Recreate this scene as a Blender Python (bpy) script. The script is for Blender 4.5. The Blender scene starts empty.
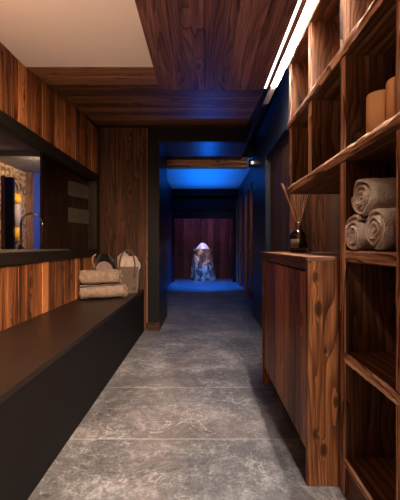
import bpy, bmesh, math, random
from mathutils import Vector, Matrix, noise

random.seed(7)
S = bpy.context.scene
COL = S.collection
PI = math.pi

# ------------------------------------------------------------------ materials
def new_mat(name):
    m = bpy.data.materials.new(name); m.use_nodes = True
    nt = m.node_tree; nt.nodes.clear()
    out = nt.nodes.new('ShaderNodeOutputMaterial')
    b = nt.nodes.new('ShaderNodeBsdfPrincipled')
    nt.links.new(b.outputs[0], out.inputs[0])
    return m, nt, b, out

class G:
    """tiny node-graph helper"""
    def __init__(s, nt): s.nt = nt
    def n(s, t, **kw):
        nd = s.nt.nodes.new(t)
        for k, v in kw.items(): setattr(nd, k, v)
        return nd
    def set(s, sock, v):
        if isinstance(v, bpy.types.NodeSocket): s.nt.links.new(v, sock)
        else: sock.default_value = v
    def math(s, op, a, b=0.0, c=0.0, clamp=False):
        nd = s.n('ShaderNodeMath', operation=op, use_clamp=clamp)
        s.set(nd.inputs[0], a); s.set(nd.inputs[1], b); s.set(nd.inputs[2], c)
        return nd.outputs[0]
    def xyz(s, x, y, z):
        nd = s.n('ShaderNodeCombineXYZ')
        s.set(nd.inputs[0], x); s.set(nd.inputs[1], y); s.set(nd.inputs[2], z)
        return nd.outputs[0]
    def noise(s, vec, scale=1.0, detail=4.0, rough=.5, dist=0.0):
        nd = s.n('ShaderNodeTexNoise')
        s.set(nd.inputs['Vector'], vec); nd.inputs['Scale'].default_value = scale
        nd.inputs['Detail'].default_value = detail; nd.inputs['Roughness'].default_value = rough
        nd.inputs['Distortion'].default_value = dist
        return nd.outputs['Fac']
    def ramp(s, fac, stops, interp='LINEAR'):
        nd = s.n('ShaderNodeValToRGB'); cr = nd.color_ramp; cr.interpolation = interp
        while len(cr.elements) < len(stops): cr.elements.new(0.5)
        for e, (p, c) in zip(cr.elements, stops):
            e.position = p
            e.color = (c, c, c, 1) if isinstance(c, (int, float)) else (*c, 1)
        s.set(nd.inputs[0], fac)
        return nd.outputs[0]
    def mix(s, fac, a, b, mode='MIX'):
        nd = s.n('ShaderNodeMix', data_type='RGBA', blend_type=mode)
        s.set(nd.inputs[0], fac)
        s.set(nd.inputs[6], a if isinstance(a, bpy.types.NodeSocket) else (*a, 1))
        s.set(nd.inputs[7], b if isinstance(b, bpy.types.NodeSocket) else (*b, 1))
        return nd.outputs[2]
    def bump(s, h, strength, dist, bsdf):
        nd = s.n('ShaderNodeBump'); nd.inputs['Strength'].default_value = strength
        nd.inputs['Distance'].default_value = dist
        s.set(nd.inputs['Height'], h)
        s.nt.links.new(nd.outputs[0], bsdf.inputs['Normal'])

def wood(name, dark, mid, light, rough=.55, contrast=1.0, vary=.55, rings=9.0, knot=.11, bump=.35, fine=150, knots=()):
    m, nt, b, out = new_mat(name); g = G(nt)
    uv = g.n('ShaderNodeUVMap'); sep = g.n('ShaderNodeSeparateXYZ'); nt.links.new(uv.outputs[0], sep.inputs[0])
    U, V = sep.outputs[0], sep.outputs[1]
    at = g.n('ShaderNodeAttribute', attribute_name='rnd'); R = at.outputs['Fac']
    R50 = g.math('MULTIPLY', R, 57.0)
    # knots: sparse cells that bend the grain round them
    kv = g.n('ShaderNodeTexVoronoi'); kv.inputs['Scale'].default_value = 1.0
    g.set(kv.inputs['Vector'], g.xyz(g.math('MULTIPLY', U, 2.3), g.math('MULTIPLY', V, 5.2), R50))
    kd = kv.outputs['Distance']
    kbend = g.math('POWER', g.math('SUBTRACT', 1.0, g.math('MINIMUM', g.math('MULTIPLY', kd, 2.2), 1.0)), 2.0)
    kx = None
    for ku, kvv, ks in knots:
        du = g.math('MULTIPLY', g.math('SUBTRACT', U, ku), .45); dv = g.math('SUBTRACT', V, kvv)
        dd = g.math('MULTIPLY', g.math('SQRT', g.math('ADD', g.math('MULTIPLY', du, du), g.math('MULTIPLY', dv, dv))), 1.0 / ks)
        kx = dd if kx is None else g.math('MINIMUM', kx, dd)
    if kx is not None:
        kbend = g.math('POWER', g.math('SUBTRACT', 1.0, g.math('MINIMUM', g.math('MULTIPLY', kx, .36), 1.0)), 2.0)
        kd = g.math('MULTIPLY', kx, knot * .55)
    low = g.noise(g.xyz(g.math('MULTIPLY', U, .9), g.math('MULTIPLY', V, 7.0), R50), 1.0, 2, .45, .25)
    ph = g.math('ADD', g.math('MULTIPLY', low, rings), g.math('MULTIPLY', kbend, 2.6))
    ph = g.math('ADD', ph, g.math('MULTIPLY', V, 26.0))
    saw = g.math('FRACT', ph)
    ring = g.math('SUBTRACT', 1.0, g.math('POWER', saw, 3.0))
    fib = g.noise(g.xyz(g.math('MULTIPLY', U, 3.5), g.math('MULTIPLY', V, fine), R50), 1.0, 3, .6)
    big = g.noise(g.xyz(g.math('MULTIPLY', U, 1.1), g.math('MULTIPLY', V, 24.0), R50), 1.0, 5, .6)
    t = g.math('ADD', g.math('MULTIPLY', ring, .26), g.math('MULTIPLY', fib, .40))
    t = g.math('ADD', t, g.math('MULTIPLY', big, .75))
    t = g.math('SUBTRACT', g.math('MULTIPLY', g.math('SUBTRACT', t, .765), contrast * 1.7), -.5)
    t = g.math('ADD', t, g.math('MULTIPLY', g.math('SUBTRACT', R, .5), vary), clamp=True)
    colr = g.ramp(t, [(.05, dark), (.5, mid), (.95, light)])
    kmask = g.ramp(kd, [(knot * .45, 1.0), (knot, 0.0)])
    colr = g.mix(g.math('MULTIPLY', kmask, .85), colr, tuple(c * .35 for c in dark))
    nt.links.new(colr, b.inputs['Base Color'])
    b.inputs['Specular IOR Level'].default_value = .28
    g.set(b.inputs['Roughness'], g.math('ADD', rough - .1, g.math('MULTIPLY', fib, .2)))
    g.bump(g.math('ADD', g.math('MULTIPLY', fib, .6), g.math('MULTIPLY', ring, .5)), bump, .004, b)
    return m

def plain(name, col, rough=.5, metal=0.0, nscale=40, namt=.12, bump=0.0, spec=.5):
    m, nt, b, out = new_mat(name); g = G(nt)
    tc = g.n('ShaderNodeTexCoord')
    f = g.noise(tc.outputs['Object'], nscale, 4, .55)
    c = g.mix(f, tuple(x * (1 - namt) for x in col), tuple(min(1, x * (1 + namt)) for x in col))
    nt.links.new(c, b.inputs['Base Color'])
    b.inputs['Roughness'].default_value = rough; b.inputs['Metallic'].default_value = metal
    b.inputs['Specular IOR Level'].default_value = spec
    if bump: g.bump(f, bump, .005, b)
    return m

def emit(name, col, power):
    m, nt, b, out = new_mat(name)
    b.inputs['Base Color'].default_value = (*col, 1)
    b.inputs['Emission Color'].default_value = (*col, 1)
    b.inputs['Emission Strength'].default_value = power
    return m

def terry(name, col, nscale=180, bump=.8, dist=.006, namt=.25):
    m, nt, b, out = new_mat(name); g = G(nt)
    tc = g.n('ShaderNodeTexCoord')
    f = g.noise(tc.outputs['Object'], nscale, 3, .65)
    f2 = g.noise(tc.outputs['Object'], 22, 3, .55)
    ff = g.math('ADD', g.math('MULTIPLY', f, .6), g.math('MULTIPLY', f2, .4))
    c = g.ramp(ff, [(.3, tuple(x * (1 - namt) for x in col)), (.7, tuple(min(1, x * (1 + namt)) for x in col))])
    nt.links.new(c, b.inputs['Base Color'])
    b.inputs['Roughness'].default_value = .95
    b.inputs['Specular IOR Level'].default_value = .1
    b.inputs['Sheen Weight'].default_value = .25
    g.bump(ff, bump, dist, b)
    return m

M = {}
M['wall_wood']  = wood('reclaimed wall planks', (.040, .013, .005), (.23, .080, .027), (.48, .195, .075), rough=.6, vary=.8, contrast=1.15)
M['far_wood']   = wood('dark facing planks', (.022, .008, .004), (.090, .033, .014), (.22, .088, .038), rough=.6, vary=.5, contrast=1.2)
M['soffit_wood']= wood('soffit planks', (.026, .011, .005), (.125, .053, .023), (.33, .16, .074), rough=.5, vary=.7, contrast=1.2)
M['panel_wood'] = wood('ceiling panel boards', (.042, .018, .013), (.125, .058, .042), (.25, .125, .092), rough=.45, vary=.35, rings=9, contrast=1.2)
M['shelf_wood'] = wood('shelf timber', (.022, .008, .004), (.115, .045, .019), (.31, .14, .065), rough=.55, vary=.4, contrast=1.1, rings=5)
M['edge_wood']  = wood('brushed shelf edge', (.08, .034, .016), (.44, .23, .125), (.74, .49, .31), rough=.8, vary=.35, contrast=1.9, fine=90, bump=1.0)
M['cab_wood']   = wood('sideboard timber', (.030, .009, .003), (.105, .034, .011), (.27, .105, .036), rough=.40, vary=.35, rings=12, knot=.15, contrast=1.25)
M['end_wood']   = wood('sideboard end board', (.026, .008, .003), (.115, .037, .012), (.30, .115, .040), rough=.40, vary=.2, rings=9, knot=.15, contrast=1.3,
                       knots=[(z + .35 * 31.7, x + .35 * 17.3, k) for x, z, k in ((.510, .956, .010), (.524, .81, .012), (.512, .240, .008), (.549, .167, .010), (.606, .386, .008), (.56, .62, .006))])
M['door_wood']  = wood('sideboard door boards', (.028, .010, .004), (.18, .062, .021), (.46, .18, .066), rough=.42, vary=.8, contrast=1.2)
M['dark_wood']  = wood('very dark planks', (.012, .005, .003), (.040, .016, .009), (.09, .038, .020), rough=.6, vary=.5)
M['white']      = plain('ceiling plaster', (.70, .64, .58), .85, nscale=3, namt=.03, spec=.2)
M['black']      = plain('black lacquer', (.008, .007, .008), .40, nscale=6, namt=.25, spec=.2)
M['navy']       = plain('dark blue paint', (.018, .024, .042), .42, nscale=12, namt=.35, bump=.15, spec=.3)
M['frame']      = plain('black steel', (.011, .009, .0085), .45, nscale=8, namt=.15, spec=.22)
M['bench_top']  = plain('dark bench top', (.012, .007, .005), .38, nscale=5, namt=.35, spec=.25)
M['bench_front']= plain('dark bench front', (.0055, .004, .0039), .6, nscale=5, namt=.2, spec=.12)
M['chrome']     = plain('chrome', (.8, .8, .82), .12, 1.0, namt=.02)
M['dark_metal'] = plain('dark metal', (.03, .03, .03), .35, .8)
M['towel']      = terry('beige terry cloth', (.56, .44, .35), nscale=110, bump=1.0, dist=.010, namt=.32)
M['towel_w']    = terry('off white terry cloth', (.46, .37, .31), nscale=120, namt=.3)
M['towel_b']    = terry('patterned beige towel', (.25, .18, .135), nscale=60, bump=1.0, dist=.016, namt=.5)
M['felt']       = terry('grey brown felt', (.125, .088, .064), nscale=260, bump=.3, dist=.002)
M['black_cloth']= terry('black cloth', (.007, .006, .006), nscale=200, bump=.3, dist=.002)
M['pale_cloth'] = terry('pale pink cloth', (.30, .22, .21), nscale=200, bump=.3, dist=.002)
M['leather']    = plain('brown leather', (.06, .03, .02), .5, nscale=60, namt=.3)
M['tag']        = plain('dark red leather tag', (.07, .015, .01), .5)
M['reed']       = plain('natural rattan', (.42, .20, .08), .7, nscale=90, namt=.3)
M['stone_top']  = plain('pale counter stone', (.62, .58, .52), .3, nscale=15, namt=.08)
M['amber']      = plain('amber glass', (.85, .42, .03), .35)
M['grey_room']  = plain('grey side room ceiling', (.20, .18, .17), .8, nscale=3, namt=.05)
M['pale_pane']  = terry('frosted pale pane', (.34, .30, .26), nscale=60, bump=.4, dist=.004, namt=.35)
M['paper']      = plain('kraft bottle label', (.14, .10, .07), .7)
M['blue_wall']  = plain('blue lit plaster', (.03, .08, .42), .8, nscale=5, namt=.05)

def mat_wax():
    m, nt, b, out = new_mat('amber wax'); g = G(nt)
    tc = g.n('ShaderNodeTexCoord')
    f = g.noise(tc.outputs['Object'], 9, 3, .5)
    nt.links.new(g.mix(f, (.74, .40, .17), (.84, .48, .23)), b.inputs['Base Color'])
    b.inputs['Roughness'].default_value = .5
    b.inputs['Subsurface Weight'].default_value = .25
    b.inputs['Subsurface Radius'].default_value = (.02, .01, .005)
    return m
M['wax'] = mat_wax()

def mat_glass_pane():
    m, nt, b, out = new_mat('window glass'); g = G(nt)
    nt.nodes.remove(b)
    t = g.n('ShaderNodeBsdfTransparent'); t.inputs[0].default_value = (.80, .80, .80, 1)
    gl = g.n('ShaderNodeBsdfGlossy'); gl.inputs['Roughness'].default_value = .01
    fr = g.n('ShaderNodeFresnel'); fr.inputs[0].default_value = 1.45
    mx = g.n('ShaderNodeMixShader')
    nt.links.new(g.math('MULTIPLY', fr.outputs[0], .35, clamp=True), mx.inputs[0])
    nt.links.new(t.outputs[0], mx.inputs[1]); nt.links.new(gl.outputs[0], mx.inputs[2])
    nt.links.new(mx.outputs[0], out.inputs[0])
    return m
M['pane'] = mat_glass_pane()

def mat_bottle():
    m, nt, b, out = new_mat('smoky bottle glass')
    b.inputs['Base Color'].default_value = (.55, .42, .36, 1)
    b.inputs['Roughness'].default_value = .03
    b.inputs['Transmission Weight'].default_value = 1.0
    b.inputs['IOR'].default_value = 1.45
    return m
M['bottle'] = mat_bottle()
def mat_liquid():
    m, nt, b, out = new_mat('amber scent oil')
    b.inputs['Base Color'].default_value = (.35, .15, .07, 1)
    b.inputs['Roughness'].default_value = .02
    b.inputs['Transmission Weight'].default_value = .9
    b.inputs['IOR'].default_value = 1.36
    return m
M['liquid'] = mat_liquid()

def mat_slate():
    m, nt, b, out = new_mat('slate floor tiles'); g = G(nt)
    tc = g.n('ShaderNodeTexCoord'); P = tc.outputs['Object']
    sep = g.n('ShaderNodeSeparateXYZ'); nt.links.new(P, sep.inputs[0])
    TL, TW = .686, 1.372
    fy = g.math('DIVIDE', g.math('SUBTRACT', sep.outputs[1], 1.893 - TL * 20), TL)
    fx = g.math('DIVIDE', g.math('SUBTRACT', sep.outputs[0], .578 - TW * 20), TW)
    ey = g.math('ABSOLUTE', g.math('SUBTRACT', g.math('FRACT', g.math('ADD', fy, .5)), .5))
    ex = g.math('ABSOLUTE', g.math('SUBTRACT', g.math('FRACT', g.math('ADD', fx, .5)), .5))
    ed = g.math('MINIMUM', g.math('MULTIPLY', ey, TL), g.math('MULTIPLY', ex, TW))
    grout = g.ramp(ed, [(.0024, 1.0), (.0048, 0.0)])
    tid = g.math('ADD', g.math('MULTIPLY', g.math('FLOOR', fy), 3.7), g.math('MULTIPLY', g.math('FLOOR', fx), 11.3))
    off = g.n('ShaderNodeVectorMath', operation='ADD')
    nt.links.new(P, off.inputs[0]); g.set(off.inputs[1], g.xyz(tid, g.math('MULTIPLY', tid, 1.7), tid))
    Q = off.outputs[0]
    n1 = g.noise(Q, 2.2, 6, .62, .8)
    n2 = g.noise(Q, 19, 6, .7, .5)
    n3 = g.noise(Q, 70, 4, .7)
    # pale scratches and veins
    vn = g.noise(Q, 3.2, 5, .6, 1.6)
    vein = g.ramp(g.math('ABSOLUTE', g.math('SUBTRACT', vn, .5)), [(.0, 1.0), (.014, 0.0)])
    t = g.math('ADD', g.math('MULTIPLY', n1, .40), g.math('ADD', g.math('MULTIPLY', n2, .42), g.math('MULTIPLY', n3, .30)))
    t = g.math('SUBTRACT', t, .02)
    c = g.ramp(t, [(.41, (.022, .0213, .0213)), (.54, (.076, .0735, .073)), (.66, (.20, .193, .19))])
    warm = g.noise(Q, 1.6, 3, .5)
    c = g.mix(g.ramp(warm, [(.5, 0.0), (.75, .30)]), c, (.20, .145, .12))
    brk = g.noise(Q, 5.0, 2, .5)
    c = g.mix(g.math('MULTIPLY', vein, g.ramp(brk, [(.45, 0.0), (.65, .55)])), c, (.36, .33, .31))
    c = g.mix(g.math('MULTIPLY', grout, .6), c, (.28, .26, .24))
    nt.links.new(c, b.inputs['Base Color'])
    g.set(b.inputs['Roughness'], g.math('ADD', .40, g.math('MULTIPLY', n2, .22)))
    b.inputs['Specular IOR Level'].default_value = .5
    g.bump(g.math('ADD', t, g.math('MULTIPLY', vein, .12)), .55, .012, b)
    return m
M['slate'] = mat_slate()

def mat_pebble():
    m, nt, b, out = new_mat('pebble stone wall'); g = G(nt)
    tc = g.n('ShaderNodeTexCoord')
    v = g.n('ShaderNodeTexVoronoi'); v.inputs['Scale'].default_value = 15
    nt.links.new(tc.outputs['Object'], v.inputs['Vector'])
    c = g.ramp(v.outputs['Distance'], [(.15, (.62, .42, .22)), (.5, (.42, .26, .12)), (.75, (.10, .055, .025))])
    nt.links.new(c, b.inputs['Base Color']); b.inputs['Roughness'].default_value = .7
    g.bump(g.math('SUBTRACT', 1.0, v.outputs['Distance']), .8, .03, b)
    return m
M['pebble'] = mat_pebble()

def mat_bark():
    m, nt, b, out = new_mat('weathered bark'); g = G(nt)
    tc = g.n('ShaderNodeTexCoord')
    mp = g.n('ShaderNodeMapping'); mp.inputs['Scale'].default_value = (5, 5, 3.6)
    nt.links.new(tc.outputs['Object'], mp.inputs[0])
    f = g.noise(mp.outputs[0], 1.1, 6, .65, .8)
    f2 = g.noise(mp.outputs[0], 2.4, 5, .6, .4)
    c = g.ramp(f, [(.36, (.012, .010, .009)), (.44, (.14, .080, .035)), (.54, (.55, .34, .17)), (.72, (.66, .52, .38))])
    c = g.mix(g.ramp(f2, [(.5, 0.0), (.62, .8)]), c, (.03, .02, .016))
    nt.links.new(c, b.inputs['Base Color']); b.inputs['Roughness'].default_value = .8
    g.bump(f, 1.0, .06, b)
    return m
M['bark'] = mat_bark()
M['ice'] = plain('crushed ice', (.88, .92, .95), .35, nscale=45, namt=.08, bump=.6)

# ------------------------------------------------------------------ mesh builder
class MB:
    def __init__(s): s.v = []; s.f = []; s.uv = []; s.r = []; s.sm = []
    def face(s, pts, uvs, r, smooth=False):
        i = len(s.v); s.v += [tuple(p) for p in pts]
        s.f.append(tuple(range(i, i + len(pts)))); s.uv += [tuple(u) for u in uvs]; s.r.append(r); s.sm.append(smooth)
    def hexa(s, c, grain=1, rnd=None):
        """c: eight corners, index = ix + 2*iy + 4*iz"""
        r = random.random() if rnd is None else rnd
        base = len(s.v); s.v += [tuple(p) for p in c]
        F = [((0, 2, 6, 4), 0), ((1, 5, 7, 3), 0), ((0, 4, 5, 1), 1), ((2, 3, 7, 6), 1), ((0, 1, 3, 2), 2), ((4, 6, 7, 5), 2)]
        for idx, ax in F:
            s.f.append(tuple(base + i for i in idx)); s.r.append(r); s.sm.append(False)
            for i in idx:
                p = c[i]
                if ax == grain:
                    o = [k for k in range(3) if k != ax]; u, v = p[o[0]] * .25, p[o[1]]
                else:
                    o = [k for k in range(3) if k != ax and k != grain][0]; u, v = p[grain], p[o]
                s.uv.append((u + r * 31.7, v + r * 17.3))
    def box(s, lo, hi, grain=1, rnd=None):
        c = [(lo[0] if not i & 1 else hi[0], lo[1] if not i & 2 else hi[1], lo[2] if not i & 4 else hi[2]) for i in range(8)]
        s.hexa(c, grain, rnd)
    def grid(s, rows, closed_u=False, closed_v=False, rnd=.5, smooth=True):
        """rows: list of equally long point lists -> shared-vertex grid"""
        base = len(s.v); nr, nc = len(rows), len(rows[0])
        for row in rows: s.v += [tuple(p) for p in row]
        for i in range(nr if closed_u else nr - 1):
            for j in range(nc if closed_v else nc - 1):
                i2, j2 = (i + 1) % nr, (j + 1) % nc
                q = (base + i * nc + j, base + i * nc + j2, base + i2 * nc + j2, base + i2 * nc + j)
                s.f.append(q); s.r.append(rnd); s.sm.append(smooth)
                for k in q: s.uv.append((s.v[k][1] + s.v[k][0] * .3, s.v[k][2] + s.v[k][0] * .7))
    def cap(s, pts, rnd=.5, flip=False):
        base = len(s.v); s.v += [tuple(p) for p in pts]
        q = list(range(base, base + len(pts)))
        if flip: q.reverse()
        s.f.append(tuple(q)); s.r.append(rnd); s.sm.append(False)
        for k in q: s.uv.append((s.v[k][0], s.v[k][1]))
    def lathe(s, prof, c=(0, 0, 0), n=32, axis=2):
        rows = []
        for r, h in prof:
            row = []
            for k in range(n):
                a = 2 * PI * k / n
                p = (r * math.cos(a), r * math.sin(a), h)
                if axis == 0: p = (h, p[0], p[1])
                if axis == 1: p = (p[1], h, p[0])
                row.append((p[0] + c[0], p[1] + c[1], p[2] + c[2]))
            rows.append(row)
        s.grid(rows, closed_v=True)
    def tube(s, pts, r, n=10, caps=True):
        pts = [Vector(p) for p in pts]; rows = []
        up = Vector((0, 0, 1))
        t0 = (pts[1] - pts[0]).normalized()
        if abs(t0.dot(up)) > .95: up = Vector((0, 1, 0))
        side = t0.cross(up).normalized()
        for i, p in enumerate(pts):
            a = pts[max(0, i - 1)]; b = pts[min(len(pts) - 1, i + 1)]
            t = (b - a).normalized()
            side = (side - t * side.dot(t)).normalized(); w = t.cross(side)
            rr = r[i] if isinstance(r, (list, tuple)) else r
            rows.append([p + side * rr * math.cos(2 * PI * k / n) + w * rr * math.sin(2 * PI * k / n) for k in range(n)])
        s.grid(rows, closed_v=True)
        if caps: s.cap(rows[0]); s.cap(rows[-1], flip=True)
    def build(s, name, mat, parent=None, loc=None, bevel=0.0, subsurf=0):
        """vertices are world coordinates, or local to the parent / loc origin"""
        me = bpy.data.meshes.new(name)
        me.from_pydata(s.v, [], s.f); me.materials.append(mat)
        uvl = me.uv_layers.new(name='UVMap')
        flat = [x for u in s.uv for x in u]
        uvl.data.foreach_set('uv', flat)
        a = me.attributes.new('rnd', 'FLOAT', 'FACE'); a.data.foreach_set('value', s.r)
        me.polygons.foreach_set('use_smooth', s.sm)
        bm = bmesh.new(); bm.from_mesh(me); bmesh.ops.recalc_face_normals(bm, faces=bm.faces); bm.to_mesh(me); bm.free()
        o = bpy.data.objects.new(name, me); COL.objects.link(o)
        if loc is not None: o.location = loc
        if parent is not None: o.parent = parent
        if bevel:
            md = o.modifiers.new('edge', 'BEVEL'); md.width = bevel; md.segments = 2; md.limit_method = 'ANGLE'
        if subsurf:
            md = o.modifiers.new('smooth', 'SUBSURF'); md.levels = subsurf; md.render_levels = subsurf
        return o

def tag(o, label=None, cat=None, group=None, kind=None):
    if label: o['label'] = label
    if cat: o['category'] = cat
    if group: o['group'] = group
    if kind: o['kind'] = kind
    return o
def thing(name, label, cat, loc=(0, 0, 0), rz=0.0, group=None):
    o = bpy.data.objects.new(name, None); COL.objects.link(o)
    o.empty_display_size = .1
    o.location = loc; o.rotation_euler = (0, 0, rz)
    return tag(o, label, cat, group)
def struct(name, mb, mat, bevel=0.0, parent=None, label=None):
    o = mb.build(name, mat, parent, bevel=bevel)
    if parent is None: o['kind'] = 'structure'
    return o
def copy_tree(o, parent=None):
    c = o.copy(); COL.objects.link(c)
    if parent is not None: c.parent = parent
    for ch in list(o.children): copy_tree(ch, c)
    return c
def spans(a, b, w0, w1):
    out = []; x = a
    while x < b - 1e-6:
        w = random.uniform(w0, w1); e = min(b, x + w)
        if b - e < w0 * .5: e = b
        out.append((x, e)); x = e
    return out
GAP = .0018

# ------------------------------------------------------------------ setting: main corridor
CZ = 1.10            # eye height
XL, XR = -1.33, .78  # left wall, right corridor wall
D1 = 4.33            # facing wall / black portal front
ZC = 2.44            # plaster ceiling
b = MB(); b.box((-3.5, -1.4, -.1), (1.3, 11.4, 0)); struct('floor', b, M['slate'])

W0, W1, WZ0, WZ1 = .9, 4.215, .965, 1.985
b = MB()
for y0, y1 in spans(-1.4, D1, .085, .155):
    p = random.uniform(-.004, .004)
    cut = [(0, ZC)] if (y1 <= W0) else [(0, WZ0 + .03), (WZ1 - .03, ZC)]
    if y0 < W1 < y1 or y0 >= W1: cut = [(0, ZC)] if y0 >= W1 else [(0, WZ0 + .03), (WZ1 - .03, ZC)]
    for z0, z1 in cut:
        if y0 < W1 < y1 or (y0 < W0 < y1):
            pass
        r = random.random()
        if z1 > z0 + .01 and z0 > 1: z1 = ZC + .12
        b.box((XL - .03, y0 + GAP, z0), (XL + p, y1 - GAP, z1), 2, r)
for lo, hi in (((-1.4, 0), (D1, WZ0 + .02)), ((-1.4, WZ1 - .02), (D1 + .05, ZC + .3)), ((-1.4, 0), (W0, ZC)), ((W1, 0), (D1 + .05, ZC))):
    b.box((XL - .12, lo[0], lo[1]), (XL - .02, hi[0], hi[1]), 2, .1)
struct('wall_left', b, M['wall_wood'], .0015)

# plank wall that faces the viewer at the end of the bench
b = MB()
for y0, y1 in ((XL - .02, -1.135), (-1.135, -.918), (-.918, -.735)):
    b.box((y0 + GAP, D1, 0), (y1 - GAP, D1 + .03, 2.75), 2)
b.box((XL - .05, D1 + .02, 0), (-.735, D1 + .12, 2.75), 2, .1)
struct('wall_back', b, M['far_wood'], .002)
b = MB(); b.box((-.735, D1 - .012, .10), (-.716, D1 + .1, 2.62), 2, .85); struct('trim_1', b, M['soffit_wood'], .002)

# black portal
b = MB()
b.box((-.716, D1 - .03, .0), (-.565, 5.2, 2.44), 2)
struct('wall_portal', b, M['black'], .003)
b = MB(); b.box((-.716, D1 - .036, 0), (-.560, 5.2, .105), 0, .3); struct('baseboard_portal', b, M['dark_wood'], .002)
b = MB(); b.box((-.716, D1 - .03, 2.44), (.588, D1 + .05, 2.80), 0); struct('lintel', b, M['black'], .003)
b = MB()
for y0, y1 in spans(D1 + .05, 5.2, .16, .24): b.box((-.93, y0 + GAP, 2.44), (.588, y1 - GAP, 2.5), 0)
b.box((-.93, D1 + .04, 2.46), (.588, 5.2, 2.8), 0, .2)
struct('ceiling_portal', b, M['navy'], .002)

# right-hand wall of the corridor with a dark doorway
b = MB()
DO0, DO1, DZ = 2.86, 4.16, 2.2
b.box((XR, 2.79, 0), (XR + .1, DO0, 2.8), 2)
b.box((.72, 2.76, 2.44), (1.3, 2.79, 2.8), 2)
b.box((XR, DO1, 0), (XR + .1, 5.2, 2.8), 2)
b.box((XR, DO0, DZ), (XR + .1, DO1, 2.8), 2)
# (re-entrant part near the shelves is clad below)
struct('wall_right', b, M['navy'], .003)
b = MB()
for y0, y1 in spans(DO0, DO1, .14, .2): b.box((XR + .06, y0 + GAP, 0), (XR + .10, y1 - GAP, DZ), 2)
dr = struct('door_2', b, M['dark_wood'], .002)
h = MB(); h.tube([(XR + .06, 4.02, 1.02), (XR + .02, 4.02, 1.02), (XR + .012, 4.0, 1.02), (XR + .012, 3.90, 1.02)], .008)
h.build('door_handle', M['dark_metal'], dr)

# ceilings
b = MB(); b.box((-1.5, -1.4, ZC), (.30, 2.50, ZC + .1), 1); struct('ceiling', b, M['white'])
b = MB(); b.box((.30, -1.4, ZC), (.565, 2.50, ZC + .1), 1); b.box((.565, -1.4, 2.469), (.632, 3.22, 2.54), 1)
struct('ceiling_strip', b, M['white'])
b = MB(); b.box((.549, 2.50, ZC), (.566, D1 - .03, ZC + .36), 1); b.box((.566, 3.22, 2.45), (.60, D1 - .03, ZC + .36), 1); struct('trim_2', b, M['black'])  # second box: unlit end of the white strip, its shade put into black
b = MB(); b.box((.55, 2.50, 2.78), (1.3, 5.25, 2.86), 1); b.box((.634, -1.4, ZC), (1.3, 2.50, ZC + .1), 1)
struct('ceiling_slot', b, M['navy'])
# timber soffit rising gently towards the portal, boards across the corridor
b = MB()
def zs(y): return ZC + .19 * (y - 2.5) / 1.83
for y0, y1 in spans(2.5, D1, .10, .19):
    dz = random.uniform(-.003, .003); t0, t1 = y0 + GAP, y1 - GAP
    c = []
    for i in range(8):
        x = XL if not i & 1 else .548; y = t0 if not i & 2 else t1
        c.append((x, y, zs(y) + dz + (.03 if i & 4 else 0)))
    b.hexa(c, 0)
b.hexa([(XL if not i & 1 else .548, 2.5 if not i & 2 else D1, zs(2.5 if not i & 2 else D1) + (.1 if i & 4 else .02)) for i in range(8)], 0, .1)
struct('ceiling_soffit', b, M['soffit_wood'], .0015)
# hanging timber panel
b = MB()
xs = [-.364, -.20, .01, .20, .36, .50]
for x0, x1 in zip(xs[:-1], xs[1:]):
    b.box((x0 + GAP * .6, -1.4, 2.40), (x1 - GAP * .6, 2.785, 2.425), 1)
b.box((-.360, -1.4, 2.41), (.498, 2.78, 2.4405), 1, .3)
struct('ceiling_panel', b, M['panel_wood'], .0015)

# wall behind the viewer and wall behind the shelves
b = MB()
for x0, x1 in spans(-1.45, 1.3, .12, .18): b.box((x0 + GAP, -1.44, 0), (x1 - GAP, -1.4, ZC), 2)
struct('wall_front', b, M['dark_wood'])
b = MB()
for y0, y1 in spans(-1.4, 2.76, .12, .18): b.box((1.02, y0 + GAP, 0), (1.06, y1 - GAP, ZC), 2)
struct('wall_side', b, M['dark_wood'])
# dark planks behind the scent bottle, facing the viewer
b = MB()
for x0, x1 in ((.72, .80), (.80, .905), (.905, 1.02), (1.02, 1.3)):
    b.box((x0 + GAP, 2.76, 0), (x1 - GAP, 2.79, 2.44), 2)
struct('wall_return', b, M['far_wood'], .002)

# ------------------------------------------------------------------ far room with the ice fountain
FR = 1.05
b = MB(); b.box((-1.03, 5.2, 0), (-.93, 10.0, 2.9), 2); struct('wall_far_left', b, M['navy'])
b = MB(); b.box((FR, 5.2, 0), (FR + .1, 10.0, 2.9), 2); b.box((XR, 5.2, 0), (FR + .1, 5.24, 2.9), 2)
struct('wall_far_right', b, M['navy'])
b = MB(); b.box((-1.03, 5.2, 2.80), (FR + .1, 10.0, 2.9), 1); struct('ceiling_far', b, M['white'])
b = MB(); b.box((-1.03, 5.2, 2.48), (XR, 5.26, 2.8), 0); struct('lintel_far', b, M['navy'])
b = MB(); b.box((-.93, 5.2, 0), (-.565, 5.24, 2.5), 2); struct('wall_far_return', b, M['black'])
b = MB(); b.box((-.565, 5.2, 2.325), (.70, 5.34, 2.475), 0, .7); struct('beam', b, M['edge_wood'], .004)
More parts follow.
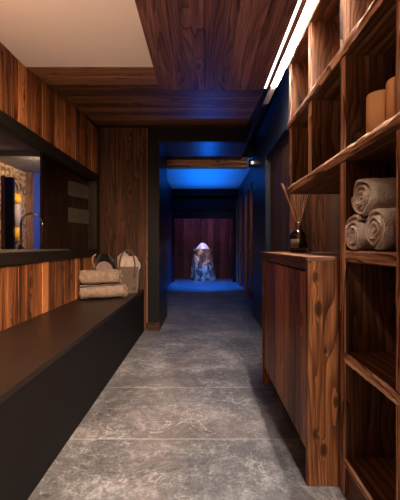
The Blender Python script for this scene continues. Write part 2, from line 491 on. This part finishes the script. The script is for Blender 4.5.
# header and reveal of the alcove
b = MB()
b.box((-1.03, 10.0, 1.915), (FR + .1, 10.12, 2.9), 0)
b.box((-1.03, 9.93, 2.16), (FR + .1, 10.0, 2.34), 0)
b.box((-1.03, 10.0, 0), (-.87, 10.12, 1.915), 2)
b.box((.90, 10.0, 0), (FR + .1, 10.12, 1.915), 2)
struct('wall_far', b, M['black'], .004)
b = MB()
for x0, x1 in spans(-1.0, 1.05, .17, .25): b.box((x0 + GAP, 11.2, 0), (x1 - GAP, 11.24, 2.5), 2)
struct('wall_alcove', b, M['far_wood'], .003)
b = MB(); b.box((-1.05, 10.12, 0), (-.95, 11.24, 2.5), 2); b.box((.98, 10.12, 0), (1.08, 11.24, 2.5), 2)
struct('wall_alcove_sides', b, M['dark_wood'])
b = MB(); b.box((-1.05, 10.0, 2.5), (1.08, 11.24, 2.6), 2); struct('ceiling_alcove', b, M['black'])

def far_door(name, y0, y1, zt):
    m = MB()
    m.box((FR - .07, y0, 0), (FR, y0 + .13, zt), 2); m.box((FR - .07, y1 - .13, 0), (FR, y1, zt), 2)
    m.box((FR - .07, y0, zt), (FR, y1, zt + .12), 1)
    o = struct(name, m, M['soffit_wood'], .004)
    l = MB(); l.box((FR - .03, y0 + .13, 0), (FR, y1 - .13, zt), 2, .2); l.build('door_leaf', M['black'], o)
    k = MB(); k.tube([(FR - .03, y0 + .22, 1.0), (FR - .08, y0 + .22, 1.0), (FR - .08, y0 + .33, 1.0)], .01); k.build('door_handle', M['dark_metal'], o)
far_door('door_3', 6.85, 7.85, 2.3)
far_door('door_4', 8.95, 9.85, 2.3)

# stump
stump = thing('tree_stump', 'gnarled tree stump pedestal under the blue light at the end of the corridor', 'tree stump', (-.01, 10.62, 0))
b = MB(); rows = []
for i in range(41):
    z = i / 40 * 1.0; row = []
    for k in range(72):
        a = 2 * PI * k / 72
        base = .385 - .085 * z + .02 * math.exp(-z * 9) - .05 * max(0, z - .9) * 10 * .6
        q = Vector((math.cos(a) * 2.4, math.sin(a) * 2.4, z * 1.3))
        d = .055 * noise.noise(q * 1.1) + .035 * noise.noise(q * 2.7 + Vector((3, 1, 2))) + .02 * abs(noise.noise(q * 6))
        d += .03 * math.sin(a * 5 + 2 * noise.noise(q)) * (1 - z * .5)
        r = base + d
        row.append((r * math.cos(a), r * math.sin(a), z))
    rows.append(row)
b.grid(rows, closed_v=True); b.cap(rows[-1]); b.cap(rows[0], flip=True)
b.build('trunk', M['bark'], stump)
b = MB(); rows = []
for i in range(14):
    t = i / 13; row = []
    for k in range(40):
        a = 2 * PI * k / 40
        r = .215 * (1 - t) ** .8 + .002
        z = 1.001 + .185 * (1 - (1 - t) ** 1.4)
        nz = noise.noise(Vector((math.cos(a) * r * 9, math.sin(a) * r * 9, z * 7))) * .02 * (1 - t * .6)
        row.append(((r + nz) * math.cos(a) - .01, (r + nz) * math.sin(a) + 10.62, z + (nz * .4 if i else 0)))
    rows.append(row)
b.grid(rows, closed_v=True); b.cap(rows[0], flip=True)
tag(b.build('ice_heap', M['ice']), 'white heap of crushed ice on top of the tree stump', 'ice', kind='stuff')
sp = thing('ice_chute', 'pair of small chrome tubes hanging above the ice heap in the alcove', 'ice chute', (-.06, 10.62, 2.5))
b = MB(); b.lathe([(.0, -.01), (.06, -.01), (.06, 0), (0, 0)], n=24); b.build('ceiling_plate', M['chrome'], sp)
for dx in (-.03, .03):
    b = MB(); b.tube([(dx, 0, -.005), (dx, 0, -.5), (dx, 0, -.77)], .017, 14); b.build('tube', M['chrome'], sp)

# small spotlight at the end of the beam
t = thing('spotlight', 'small black spotlight with a white lens at the right end of the beam', 'spotlight', (.742, 5.13, 2.365))
b = MB(); b.box((-.035, -.05, -.05), (.045, .07, .055), 1); b.build('housing', M['black'], t, bevel=.006)
b = MB(); b.lathe([(0, -.062), (.022, -.062), (.026, -.05)], c=(.012, 0, 0), n=20, axis=1); b.build('lens', emit('spot lens', (1, .95, .9), .7), t)

# ------------------------------------------------------------------ side room seen through the window
b = MB(); b.box((-3.35, 1.0, 0), (-3.25, 6.18, 2.5), 2); struct('wall_pebble', b, M['pebble'])
b = MB(); b.box((-3.35, 6.18, 0), (-1.4, 6.28, 2.5), 2); struct('wall_side_room_end', b, M['blue_wall'])
b = MB(); b.box((-3.35, .9, 0), (-1.4, 1.0, 2.5), 2); struct('wall_side_room_front', b, M['dark_wood'])
b = MB(); b.box((-3.35, .9, ZC), (-1.5, 6.28, ZC + .1), 2); struct('ceiling_side_room', b, M['grey_room'])
b = MB(); b.box((-1.455, D1 + .05, 0), (-1.38, 6.18, 2.44), 2); struct('wall_side_room', b, M['dark_wood'])
b = MB(); b.box((-3.25, 6.10, 0), (-3.14, 6.18, ZC), 2, .8); struct('trim_3', b, M['soffit_wood'])
b = MB(); b.box((-3.0, 4.7, 2.36), (-1.46, 4.85, ZC), 0, .6); struct('trim_4', b, M['grey_room'])

win = bpy.data.objects.new('window_1', None); COL.objects.link(win); win['kind'] = 'structure'; win.location = (XL, 2.5, WZ0)
def rel(mb, org): mb.v = [(x - org[0], y - org[1], z - org[2]) for x, y, z in mb.v]; return mb
fw = .085
b = MB()
b.box((XL - .068, W0, WZ0), (XL + .012, W1, WZ0 + fw), 1); b.box((XL - .068, W0, WZ1 - fw), (XL + .012, W1, WZ1), 1)
b.box((XL - .068, W0, WZ0 + fw), (XL + .012, W0 + fw, WZ1 - fw), 2); b.box((XL - .068, W1 - fw, WZ0 + fw), (XL + .012, W1, WZ1 - fw), 2)
rel(b, win.location).build('window_frame', M['frame'], win, bevel=.003)
b = MB(); b.box((XL - .058, W0 + fw, WZ0 + fw), (XL - .05, W1 - fw, WZ1 - fw), 1)
rel(b, win.location).build('window_pane', M['pane'], win)

# ajar door with pale panes
P0, P1 = Vector((-1.445, 4.36)), Vector((-1.715, 3.53))
dvec = (P1 - P0); L = dvec.length; ang = math.atan2(dvec.y, dvec.x)
door = bpy.data.objects.new('door_1', None); COL.objects.link(door); door['kind'] = 'structure'
door.location = (P0.x, P0.y, 0); door.rotation_euler = (0, 0, ang)
b = MB()
for x0, x1 in ((0, .40), (.40, .64), (.64, L)): b.box((x0 + GAP, -.02, .01), (x1 - GAP, .02, 2.15), 2)
b.build('door_leaf', M['dark_wood'], door, bevel=.003)
for z0, z1 in ((1.69, 1.86), (1.375, 1.545)):
    b = MB(); b.box((.03, .0, z0), (.485, .028, z1), 0); b.build('door_pane', M['pale_pane'], door)
b = MB(); b.tube([(L - .05, .02, 1.0), (L - .05, .07, 1.0), (L - .16, .07, 1.0)], .009); b.build('door_handle', M['chrome'], door)

# counter and tap
t = thing('washstand', 'pale stone washstand counter behind the window, under the arched tap', 'washstand', (-1.83, 2.9, 0))
b = MB(); b.box((-.34, -1.5, 1.02), (.34, .82, 1.06), 1); b.build('counter', M['stone_top'], t, bevel=.004)
b = MB(); b.box((-.30, -1.45, 0), (.30, .78, 1.02), 2, .3); b.build('cabinet', M['dark_wood'], t)
t = thing('tap', 'tall arched chrome tap on the pale counter behind the window', 'tap', (-1.925, 3.52, 1.06))
b = MB(); b.tube([(0, 0, 0), (0, 0, .1), (0, 0, .26)] + [(.115 - .115 * math.cos(a), 0, .26 + .12 * math.sin(a)) for a in [PI * i / 16 for i in range(1, 17)]] + [(.23, 0, .2), (.23, 0, .10)], .011, 12)
b.build('spout', M['chrome'], t)
b = MB(); b.lathe([(0, 0), (.03, 0), (.03, .02), (.016, .03), (.016, .05), (0, .05)], n=20); b.build('base', M['dark_metal'], t)
b = MB(); b.tube([(.23, 0, .11), (.23, 0, .07)], .015, 12); b.build('nozzle', M['chrome'], t)
b = MB(); b.tube([(0, -.012, .07), (0, -.05, .085), (0, -.09, .10)], .006, 8); b.build('lever', M['chrome'], t)
# dark partition with a timber edge
t = thing('partition_panel', 'narrow black partition panel with a timber edge behind the window', 'partition', (-2.55, 4.25, 0))
b = MB(); b.box((.035, -.02, 0), (.14, .02, 1.97), 2, .2); b.build('panel', M['black'], t, bevel=.003)
b = MB(); b.box((-.02, -.02, 0), (.035, .03, 1.99), 2, .8); b.build('edge_strip', M['shelf_wood'], t, bevel=.003)
# yellow shower item with a curved dark hose on the pebble wall
t = thing('shower_item', 'amber and white shower item with a curved arm on the pebble wall', 'shower item', (-3.25, 5.6, 1.5))
b = MB(); b.tube([(0, 0, .62), (.03, 0, .66), (.09, 0, .66), (.13, 0, .58), (.13, 0, .45)], .012, 8); b.build('hose', M['dark_metal'], t)
b = MB(); b.lathe([(0, .30), (.06, .30), (.07, .38), (.05, .46), (0, .46)], c=(.13, 0, 0), n=20); b.build('upper_cup', M['amber'], t)
b = MB(); b.lathe([(0, -.10), (.05, -.10), (.05, .30), (0, .30)], c=(.13, 0, 0), n=20); b.build('tube', M['towel_w'], t)
b = MB(); b.lathe([(0, -.34), (.06, -.34), (.07, -.22), (.06, -.10), (0, -.10)], c=(.13, 0, 0), n=20); b.build('lower_cup', M['amber'], t)
b = MB(); b.tube([(0, 0, -.36), (.13, 0, -.36), (.13, 0, -.3)], .010, 8); b.build('bracket', M['dark_metal'], t)
t = thing('downlight', 'small round downlight in the grey ceiling behind the window', 'downlight', (-2.75, 4.93, ZC))
b = MB(); b.lathe([(.035, -.002), (.05, -.006), (.05, 0), (.035, 0)], n=24); b.build('ring', M['chrome'], t)
b = MB(); b.lathe([(0, -.001), (.035, -.001)], n=24); b.build('lens', emit('downlight lens', (1, .9, .75), 14), t)

# ------------------------------------------------------------------ bench
BX, BZ = -.755, .54
t = thing('bench', 'long dark built-in bench along the left plank wall', 'bench', (-1.04, 1.5, 0))
o = t.location
b = MB(); b.box((XL + .007, -1.38, BZ - .035), (BX, 4.29, BZ), 1); rel(b, o).build('seat', M['bench_top'], t, bevel=.003)
b = MB(); b.box((BX - .035, -1.38, 0), (BX - .004, 4.285, BZ - .035), 1); rel(b, o).build('front_panel', M['bench_front'], t, bevel=.002)
b = MB(); b.box((XL + .01, 4.25, 0), (BX - .035, 4.285, BZ - .035), 2); rel(b, o).build('end_panel', M['bench_front'], t)

# ------------------------------------------------------------------ towels
def towel_roll_mesh(L, R, th, flat=1.0, seed=0, nseg=26, wob=.006, slack=0.0):
    """spiral ribbon along local X (x from 0 to L), end at x = 0 is neat"""
    mb = MB(); turns = R / th - .4; N = int(turns * 26)
    secs = []
    for j in range(nseg + 1):
        x = L * j / nseg
        outer, inner = [], []
        for i in range(N + 1):
            th_a = 2 * PI * turns * i / N; r = .25 * th + th * th_a / (2 * PI)
            q = Vector((math.cos(th_a) * r * 16, math.sin(th_a) * r * 16, x * 9 + seed * 7.3))
            nz = wob * noise.noise(q) + wob * .5 * noise.noise(q * 2.6)
            xe = x
            rel_t = i / N
            if j == 0: xe = x + .014 * (noise.noise(Vector((th_a * .8, seed, 1))) ) - .006 * (1 - abs(2 * rel_t - 1))
            if j == nseg: xe = x + .014 * noise.noise(Vector((th_a * .8, seed, 9)))
            ro, ri = r + th * .47 + nz, r - th * .27 + nz
            if j in (0, nseg): ro -= th * .22; ri += th * .22
            ca, sa = math.cos(th_a + seed), math.sin(th_a + seed)
            sag = 1.0
            outer.append((xe, ca * ro, sa * ro * flat)); inner.append((xe, ca * max(ri, .001), sa * max(ri, .001) * flat))
        secs.append(outer + inner[::-1])
    # extra rounded rim rows
    rows = secs
    mb.grid(rows, closed_v=True, rnd=.5)
    n = N + 1
    for row, flip in ((rows[0], False), (rows[-1], True)):
        base = len(mb.v); mb.v += [tuple(p) for p in row]
        for i in range(n - 1):
            q = [base + i, base + i + 1, base + 2 * n - 2 - i, base + 2 * n - 1 - i]
            mb.f.append(tuple(q)); mb.r.append(.5); mb.sm.append(True)
            mb.uv += [(0, 0)] * 4
    zmin = min(v[2] for v in mb.v)
    mb.v = [(x, y, z - zmin) for x, y, z in mb.v]
    return mb

SH = [1.078, 1.516]
for (x, y, z, rz, R, seed, label) in (
    (.612, 1.365, SH[0] + .002, 0.02, .073, 1.2, 'rolled beige towel in the bottom layer on the shelf, nearer the sideboard'),
    (.618, 1.203, SH[0] + .002, -.03, .075, 2.9, 'rolled beige towel in the bottom layer on the shelf, farther from the sideboard'),
    (.618, 1.300, SH[0] + .138, 0.05, .076, 4.4, 'rolled beige towel lying on top of the two others on the shelf')):
    ob = towel_roll_mesh(.34, R, .0205, 1.0, seed).build('rolled_towel', M['towel'], loc=(x, y, z))
    ob.rotation_euler = (0, 0, rz)
    tag(ob, label, 'towel', 'rolled towels on the shelf')

def fringe(mb, L, R, flat, n=40):
    for k in range(n):
        a = random.uniform(0, 2 * PI); r = R * random.uniform(.55, 1.0)
        y, z = math.cos(a) * r, math.sin(a) * r * flat + R * flat
        l = random.uniform(.02, .045)
        mb.tube([(L - .01, y, z), (L + l * .6, y * 1.02, z - .004), (L + l, y * 1.05, max(.006, z - .03))], .0035, 5)
b0 = Vector((-1.262, 3.43, BZ + .004)); ang = .40
for (off, z, L, R, seed, label) in ((Vector((0, 0)), 0.0, .43, .074, 5.1, 'fringed beige towel roll at the bottom of the pair on the bench'),
                                   (Vector((.0, .0)), .158, .38, .074, 7.7, 'beige towel roll on top of the other one on the bench')):
    t = thing('bench_towel', label, 'towel', (b0.x + off.x, b0.y + off.y, b0.z + z), ang, 'towel rolls on the bench')
    mb = towel_roll_mesh(L, R, .026, .95, seed, 30, .011); mb.build('roll', M['towel_b'], t)
    f = MB(); fringe(f, L, R, .95, 60 if z == 0 else 24); tag(f.build('fringe', M['towel_b'], t), kind='stuff')

# ------------------------------------------------------------------ felt tote, white towel in it, black bag
t = thing('tote_bag', 'grey-brown felt tote with a looped handle at the end of the bench', 'bag', (-.895, 3.98, BZ + .001), .12)
b = MB()
def rr(w, d, r, z, n=6):
    pts = []
    for cx, cy, a0 in ((w - r, d - r, 0), (-w + r, d - r, PI / 2), (-w + r, -d + r, PI), (w - r, -d + r, 1.5 * PI)):
        for i in range(n): a = a0 + PI / 2 * i / (n - 1); pts.append((cx + r * math.cos(a), cy + r * math.sin(a), z))
    return pts
rows = []
for w, d, z in ((.112, .085, 0), (.116, .088, .05), (.119, .09, .15), (.124, .094, .25), (.128, .097, .31), (.122, .091, .31), (.118, .087, .25), (.112, .083, .02)):
    rows.append([(x + .004 * noise.noise(Vector((x * 12, y * 12, z * 9))), y + .004 * noise.noise(Vector((x * 12, y * 12, z * 9 + 5))), z) for x, y, z in rr(w, d, .035, z)])
b.grid(rows, closed_v=True); b.cap(rows[0], flip=True); b.cap(rows[-1]); b.build('body', M['felt'], t)
for sy in (-.10, .10):
    b = MB(); b.tube([(-.085, sy, .20), (-.088, sy, .30)] + [(-.088 * math.cos(a), sy * 1.02, .32 + .19 * math.sin(a)) for a in [PI * i / 18 for i in range(19)]] + [(.088, sy, .30), (.085, sy, .20)], .0075, 8)
    hd = b.build('handle', M['leather'], t)
    for sx in (-.085, .085):
        q = MB(); q.box((sx - .017, sy - .008, .185), (sx + .017, sy + .008, .235), 2); q.build('stitched_patch', M['leather'], hd, bevel=.003)
b = MB(); b.box((.06, -.0975, .035), (.098, -.088, .075), 2); b.build('leather_tag', M['tag'], t, bevel=.001)
# bunch of cloth showing above the rim
def lump(sx, sy, sz, seed, amp=.25, n=28, m=18, f=1.6):
    mb = MB(); rows = []
    for i in range(m + 1):
        ph = -PI / 2 + PI * i / m; row = []
        for k in range(n):
            a = 2 * PI * k / n
            q = Vector((math.cos(ph) * math.cos(a), math.cos(ph) * math.sin(a), math.sin(ph)))
            s_ = 1 + amp * noise.noise(q * f + Vector((seed, seed * 2, 0))) + amp * .35 * noise.noise(q * f * 2.7 + Vector((0, seed, 4)))
            row.append((q.x * sx * s_, q.y * sy * s_, q.z * sz * s_))
        rows.append(row)
    mb.grid(rows, closed_v=True)
    return mb
t = thing('white_towel', 'off-white towel bunched up in the top of the felt tote', 'towel', (-.895, 3.98, BZ + .30), .12)
o1 = lump(.105, .072, .10, 3.3, .22); o1.v = [(x + .035, y, z + .035) for x, y, z in o1.v]; o1.build('fold', M['towel_w'], t)
o2 = lump(.070, .066, .11, 8.1, .25); o2.v = [(x - .055, y - .01, z + .06) for x, y, z in o2.v]; o2.build('fold', M['towel_w'], t)
t = thing('black_bag', 'soft black cloth bag with a pale flap behind the towel rolls', 'bag', (-1.19, 4.02, BZ + .001), .05)
b = lump(.135, .085, .225, 12.5, .16, f=1.6); b.v = [(x, y, max(0, z + .235)) for x, y, z in b.v]; b.build('body', M['black_cloth'], t)
b = MB(); rows = []
for i in range(7):
    r = .012 + .088 * i / 6
    rows.append([(.02 + r * math.cos(a), -.098 - .006 * math.sin(i + a * 3), .262 + r * 1.1 * math.sin(a)) for a in [PI * .02 + PI * .96 * k / 16 for k in range(17)]])
b.grid(rows); o_ = b.build('flap', M['pale_cloth'], t); md = o_.modifiers.new('thick', 'SOLIDIFY'); md.thickness = .008
b = MB(); b.tube([(-.10, -.05, .30), (-.128, -.06, .36), (-.12, -.05, .43), (-.09, -.04, .455)], .008, 8); b.build('piping', M['towel_w'], t)

# ------------------------------------------------------------------ shelving unit
SX, SB = .62, 1.0
unit = thing('shelving_unit', 'tall open timber shelving unit with rough-edged boards along the right wall', 'shelving unit', (.81, 1.5, 0))
uo = unit.location
def rough_edge(mb, y0, y1, z0, z1, x, depth, seed, amp=.008, along=1):
    """board front with a brushed, rippled edge; along=1 runs in y, along=2 in z"""
    n = 160; m = 12; rows = []
    for i in range(n + 1):
        row = []
        for j in range(m + 1):
            t, s = i / n, j / m
            if along == 1: y, z = y0 + (y1 - y0) * t, z0 + (z1 - z0) * s; q = Vector((y * 9, z * 120 + y * 22, seed))
            else: z, y = z0 + (z1 - z0) * t, y0 + (y1 - y0) * s; q = Vector((z * 5.5, y * 75, seed))
            edge = 1 if 0 < j < m else 0
            e2 = .004 * (abs(2 * s - 1) ** 4)
            d = amp * noise.noise(q) + amp * .5 * noise.noise(q * 2.1)
            ww = amp * .9 * noise.noise(Vector((t * 30, seed, j and 3)))
            if not edge:
                if along == 1: z += ww
                else: y += ww * .6
            row.append((x - d * (1 if edge else .5) + e2, y, z))
        rows.append(row)
    base = len(mb.v); nc = m + 1
    r = (seed * .37) % 1
    for row in rows: mb.v += row
    for i in range(n):
        for j in range(m):
            q = (base + i * nc + j, base + i * nc + j + 1, base + (i + 1) * nc + j + 1, base + (i + 1) * nc + j)
            mb.f.append(q); mb.r.append(r); mb.sm.append(True)
            for k in q:
                v = mb.v[k]; mb.uv.append((v[along] + r * 9, v[2 if along == 1 else 1] + r * 5))
def shelf(y0, y1, z0, z1, seed, x=SX - .014, amp=.006):
    mb = MB(); mb.box((x + .006, y0, z0), (SB, y1, z1), 1, .35)
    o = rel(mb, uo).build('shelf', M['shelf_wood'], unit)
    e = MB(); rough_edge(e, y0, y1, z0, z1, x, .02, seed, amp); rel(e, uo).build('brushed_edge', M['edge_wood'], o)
def upright(yc, z0, z1, seed, w=.062):
    mb = MB(); mb.box((SX + .004, yc - w / 2, z0), (SB, yc + w / 2, z1), 2, random.uniform(.3, .7))
    o = rel(mb, uo).build('upright', M['shelf_wood'], unit)
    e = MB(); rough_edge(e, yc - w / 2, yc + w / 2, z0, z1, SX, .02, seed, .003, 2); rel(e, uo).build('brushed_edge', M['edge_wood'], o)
Y_END = .55
shelf(Y_END, 2.402, 1.469, 1.516, 3.1); shelf(Y_END, 2.402, 1.930, 1.977, 6.7)
shelf(Y_END, 2.402, 2.383, 2.402, 9.9, amp=.002)
shelf(Y_END, 1.456, 1.030, 1.078, 12.2, SX + .002, .003); shelf(Y_END, 1.456, .588, .633, 15.6, SX - .002)
shelf(Y_END, 1.456, .135, .172, 18.3, SX - .002, .003)
upright(.60, 0, 2.383, 21.4); upright(1.043, 0, 2.383, 24.7, .066); upright(1.486, 0, 2.383, 27.2)
upright(1.94, 1.516, 2.383, 30.9); upright(2.37, 1.516, 2.383, 33.3)
b = MB(); b.box((SB, Y_END, 0), (SB + .015, 1.515, 2.402), 2, .3)
for y0, y1 in spans(1.515, 2.402, .13, .18): b.box((SB, y0 + GAP, 1.08), (SB + .015, y1 - GAP, 2.402), 2)
rel(b, uo).build('back_panel', M['dark_wood'], unit)
b = MB(); b.box((SX + .012, Y_END, 0.0), (SX + .035, 1.456, .135), 1, .4); rel(b, uo).build('plinth', M['cab_wood'], unit)

# candles
def candle(x, y, label):
    t = thing('pillar_candle', label, 'candle', (x, y, SH[1] + .002), 0, 'pillar candles on the shelf')
    b = MB(); R, H = .048, .172
    b.lathe([(0, 0), (R - .003, 0), (R, .004), (R, H - .008), (R - .003, H - .001), (R - .010, H), (R - .016, H - .004), (.006, H - .007), (0, H - .007)], n=48)
    b.build('wax', M['wax'], t)
    w = MB(); w.tube([(0, 0, H - .010), (.001, 0, H + .004), (.004, .001, H + .014)], .0018, 6); w.build('wick', M['dark_metal'], t)
candle(.690, 1.300, 'amber pillar candle on the shelf above the towels, the one fully clear of the upright')
candle(.705, 1.185, 'amber pillar candle on the shelf, half hidden by the upright')

# ------------------------------------------------------------------ sideboard
CX, CY0, CY1, CT = .478, 1.519, 2.70, 1.048
cab = thing('sideboard', 'dark timber sideboard with plank doors under the scent bottle', 'sideboard', (.74, 2.1, 0)); co = cab.location
def part(fn, name, mat, bevel=.002, parent=cab):
    mb = MB(); fn(mb); return rel(mb, co).build(name, mat, parent, bevel=bevel)
part(lambda m: m.box((CX - .006, CY0 - .002, CT - .018), (SB, CY1 + .012, CT), 1, .5), 'top', M['shelf_wood'])
part(lambda m: m.box((CX + .018, CY0, .0), (SB, CY0 + .04, CT - .018), 2, .35), 'end_panel', M['end_wood'], .003)
part(lambda m: m.box((CX, CY0, 0), (CX + .018, CY0 + .035, CT - .018), 2, .9), 'corner_post', M['cab_wood'], .002)
part(lambda m: m.box((CX, CY1 - .05, 0), (CX + .05, CY1, CT - .018), 2, .45), 'leg', M['door_wood'])
part(lambda m: m.box((SB - .05, CY1 - .05, 0), (SB, CY1, CT - .018), 2, .45), 'leg', M['door_wood'])
part(lambda m: m.box((CX + .004, CY0 + .035, CT - .062), (CX + .03, CY1 - .05, CT - .018), 1, .3), 'top_rail', M['door_wood'])
part(lambda m: m.box((CX + .05, CY1 - .03, .135), (SB - .05, CY1 - .005, CT - .018), 2, .3), 'end_panel', M['door_wood'])
part(lambda m: m.box((CX + .08, CY0 + .04, .10), (SB - .02, CY1 - .04, .13), 1, .3), 'bottom_board', M['dark_wood'])
ys = CY0 + .037; ye = CY1 - .052; mid = (ys + ye) / 2
for a, e in ((ys, mid - .002), (mid + .002, ye)):
    def fn(m, a=a, e=e):
        m.box((CX + .022, a, .135), (CX + .036, e, .975), 2, .2)
        for k, (y0, y1) in enumerate(spans(a, e, .10, .15)): m.box((CX + .010 + random.uniform(-.001, .001), y0 + .0008, .135), (CX + .024, y1 - .0008, .975), 2)
    part(fn, 'door', M['door_wood'], .0015)

# ------------------------------------------------------------------ reed diffuser
t = thing('reed_diffuser', 'glass scent bottle with rattan reeds on the far end of the sideboard', 'reed diffuser', (.735, 2.56, CT + .001))
b = MB()
prof = [(0, .004), (.058, .004), (.065, 0), (.068, .010), (.068, .115), (.064, .138), (.050, .160), (.030, .175), (.024, .182), (.024, .215), (.030, .218), (.030, .226), (.020, .226), (.020, .184), (.026, .172), (.046, .154), (.058, .134), (.062, .112), (.062, .014), (0, .012)]
b.lathe(prof, n=48); b.build('bottle', M['bottle'], t)
b = MB(); b.lathe([(0, .0145), (.061, .0155), (.061, .062), (0, .062)], n=40); b.build('liquid', M['liquid'], t)
b = MB()
R = .0690; rows = []
for zz in (.035, .10): rows.append([(R * math.cos(a), R * math.sin(a), zz) for a in [math.radians(-165 + 60 * k / 12) for k in range(13)]])
b.grid(rows); o_ = b.build('paper_label', M['paper'], t); md = o_.modifiers.new('thick', 'SOLIDIFY'); md.thickness = .0008; md.offset = 1
for k, (dx, dy) in enumerate(((-.135, -.005), (-.115, .03), (-.06, -.02), (-.045, .02), (-.015, .0), (.02, .02), (.04, -.01), (.075, .01), (.10, -.02))):
    b = MB(); s0 = Vector((-dx * .25, -dy * .3, .02)); s1 = Vector((dx * .10, dy * .2, .225)); s2 = Vector((dx, dy, .55 + random.uniform(-.03, .03)))
    b.tube([s0, s1, s1.lerp(s2, .5), s2], .0028, 7); b.build('reed', M['reed'], t)

# ------------------------------------------------------------------ LED line at the edge of the hanging panel
t = thing('ceiling_strip_light', 'bright white linear light along the right edge of the timber ceiling panel', 'light', (.517, .7, 2.40)); lo_ = t.location
b = MB(); b.box((.503, -1.35, 2.399), (.5055, 2.80, 2.43), 1); b.box((.5055, -1.35, 2.422), (.5245, 2.80, 2.43), 1); b.box((.5245, -1.35, 2.402), (.5265, 2.80, 2.43), 1)
rel(b, lo_).build('profile', M['chrome'], t)
b = MB(); b.box((.5058, -1.34, 2.416), (.523, 2.79, 2.424), 1); rel(b, lo_).build('diffuser', emit('led diffuser', (1.0, .90, .84), 4), t)
b = MB(); b.box((.5265, -1.35, 2.403), (.559, 2.80, 2.4395), 1); rel(b, lo_).build('divider', M['panel_wood'], t)
b = MB(); b.box((.585, -1.34, 2.458), (.631, 2.84, 2.468), 1); rel(b, lo_).build('wide_diffuser', emit('wide diffuser', (1.0, .87, .79), 390), t)

# ------------------------------------------------------------------ lamps
def area(name, loc, target, sx, sy, power, col, spread=PI):
    l = bpy.data.lights.new(name, 'AREA'); l.shape = 'RECTANGLE'; l.size = sx; l.size_y = sy
    l.energy = power; l.color = col; l.spread = spread
    o = bpy.data.objects.new(name, l); COL.objects.link(o); o.location = loc
    o.rotation_euler = (Vector(target) - Vector(loc)).to_track_quat('-Z', 'Y').to_euler()
    return o
def spot(name, loc, target, power, col, size=60, blend=.6, r=.04):
    l = bpy.data.lights.new(name, 'SPOT'); l.energy = power; l.color = col; l.spot_size = math.radians(size); l.spot_blend = blend; l.shadow_soft_size = r
    o = bpy.data.objects.new(name, l); COL.objects.link(o); o.location = loc
    o.rotation_euler = (Vector(target) - Vector(loc)).to_track_quat('-Z', 'Y').to_euler()
    return o
WARM = (1.0, .66, .39); BLUE = (.0, .155, 1.0)
area('wall_washer', (-.42, .75, 2.38), (-1.33, 1.8, 1.3), .12, 1.6, 95, WARM, math.radians(95))
area('bounce_fill', (-.95, .2, 1.2), (-.8, 1.0, 2.44), .3, .8, 19, (1, .60, .40), math.radians(110))  # added light standing in for the warm bounce on the plaster ceiling
area('blue_far_ceiling', (.06, 7.7, 1.7), (.06, 7.7, 2.8), 1.0, 3.6, 30, BLUE, math.radians(95))
area('blue_alcove', (0, 10.3, 2.45), (0, 10.6, 0), 1.5, .3, 26, (.30, .14, .65))
spot('alcove_spot', (-.02, 10.4, 2.46), (0, 10.62, .8), 45, (.75, .85, 1.0), 28, .5)
spot('blue_floor_spot', (0, 8.7, 2.7), (0, 9.3, 0), 1300, BLUE, 66, 1.0)
spot('stump_spot', (.1, 8.4, 2.7), (0, 10.62, .45), 230, (1, .74, .55), 14, .8)
area('blue_slot', (.69, 3.9, 2.75), (.69, 3.9, 0), .12, 2.2, .10, BLUE)
spot('blue_portal', (.1, 6.3, 1.7), (.05, 4.75, 2.44), 26, BLUE, 55, .8)
spot('far_warm_fill', (-.3, 5.7, 2.2), (1.0, 7.6, 1.2), 40, (1, .55, .3), 60, .8)  # added to bring out the brown of the far door frames
spot('candle_fill', (.0, -.2, 2.35), (.70, 1.26, 1.62), 24, (1, .72, .48), 9.5, .6)  # added beam that brightens the candles, no fixture behind it
spot('towel_fill', (-.1, .55, 2.3), (.65, 1.30, 1.15), 34, (1, .82, .68), 11, .9)  # unseen extra light put on the towel ends and shelf fronts
area('side_room_light', (-2.2, 4.9, 2.3), (-3.25, 5.6, 1.5), .3, .3, 48, (1, .74, .48))
area('side_room_blue', (-2.5, 5.6, 1.6), (-3.0, 6.1, 1.4), .4, .8, 5, (.05, .2, 1.0))
area('side_room_fill', (-2.2, 2.2, 2.3), (-1.7, 4.0, 1.6), .4, .4, 5, WARM)

w = bpy.data.worlds.new('world'); S.world = w; w.use_nodes = True
bg = w.node_tree.nodes['Background']; bg.inputs[0].default_value = (.02, .015, .012, 1); bg.inputs[1].default_value = .2

# ------------------------------------------------------------------ camera
cam = bpy.data.cameras.new('camera'); co_ = bpy.data.objects.new('camera', cam); COL.objects.link(co_)
co_.location = (0, 0, CZ); co_.rotation_euler = (PI / 2, 0, 0)
cam.sensor_fit = 'HORIZONTAL'; cam.sensor_width = 36; cam.lens = 333 / 400 * 36
cam.shift_x = -3 / 400; cam.shift_y = -4.5 / 400
cam.clip_start = .02
S.camera = co_
S.view_settings.view_transform = 'Standard'; S.view_settings.look = 'None'
S.view_settings.exposure = 0.15; S.view_settings.gamma = 1.0
S.view_settings.use_curve_mapping = False
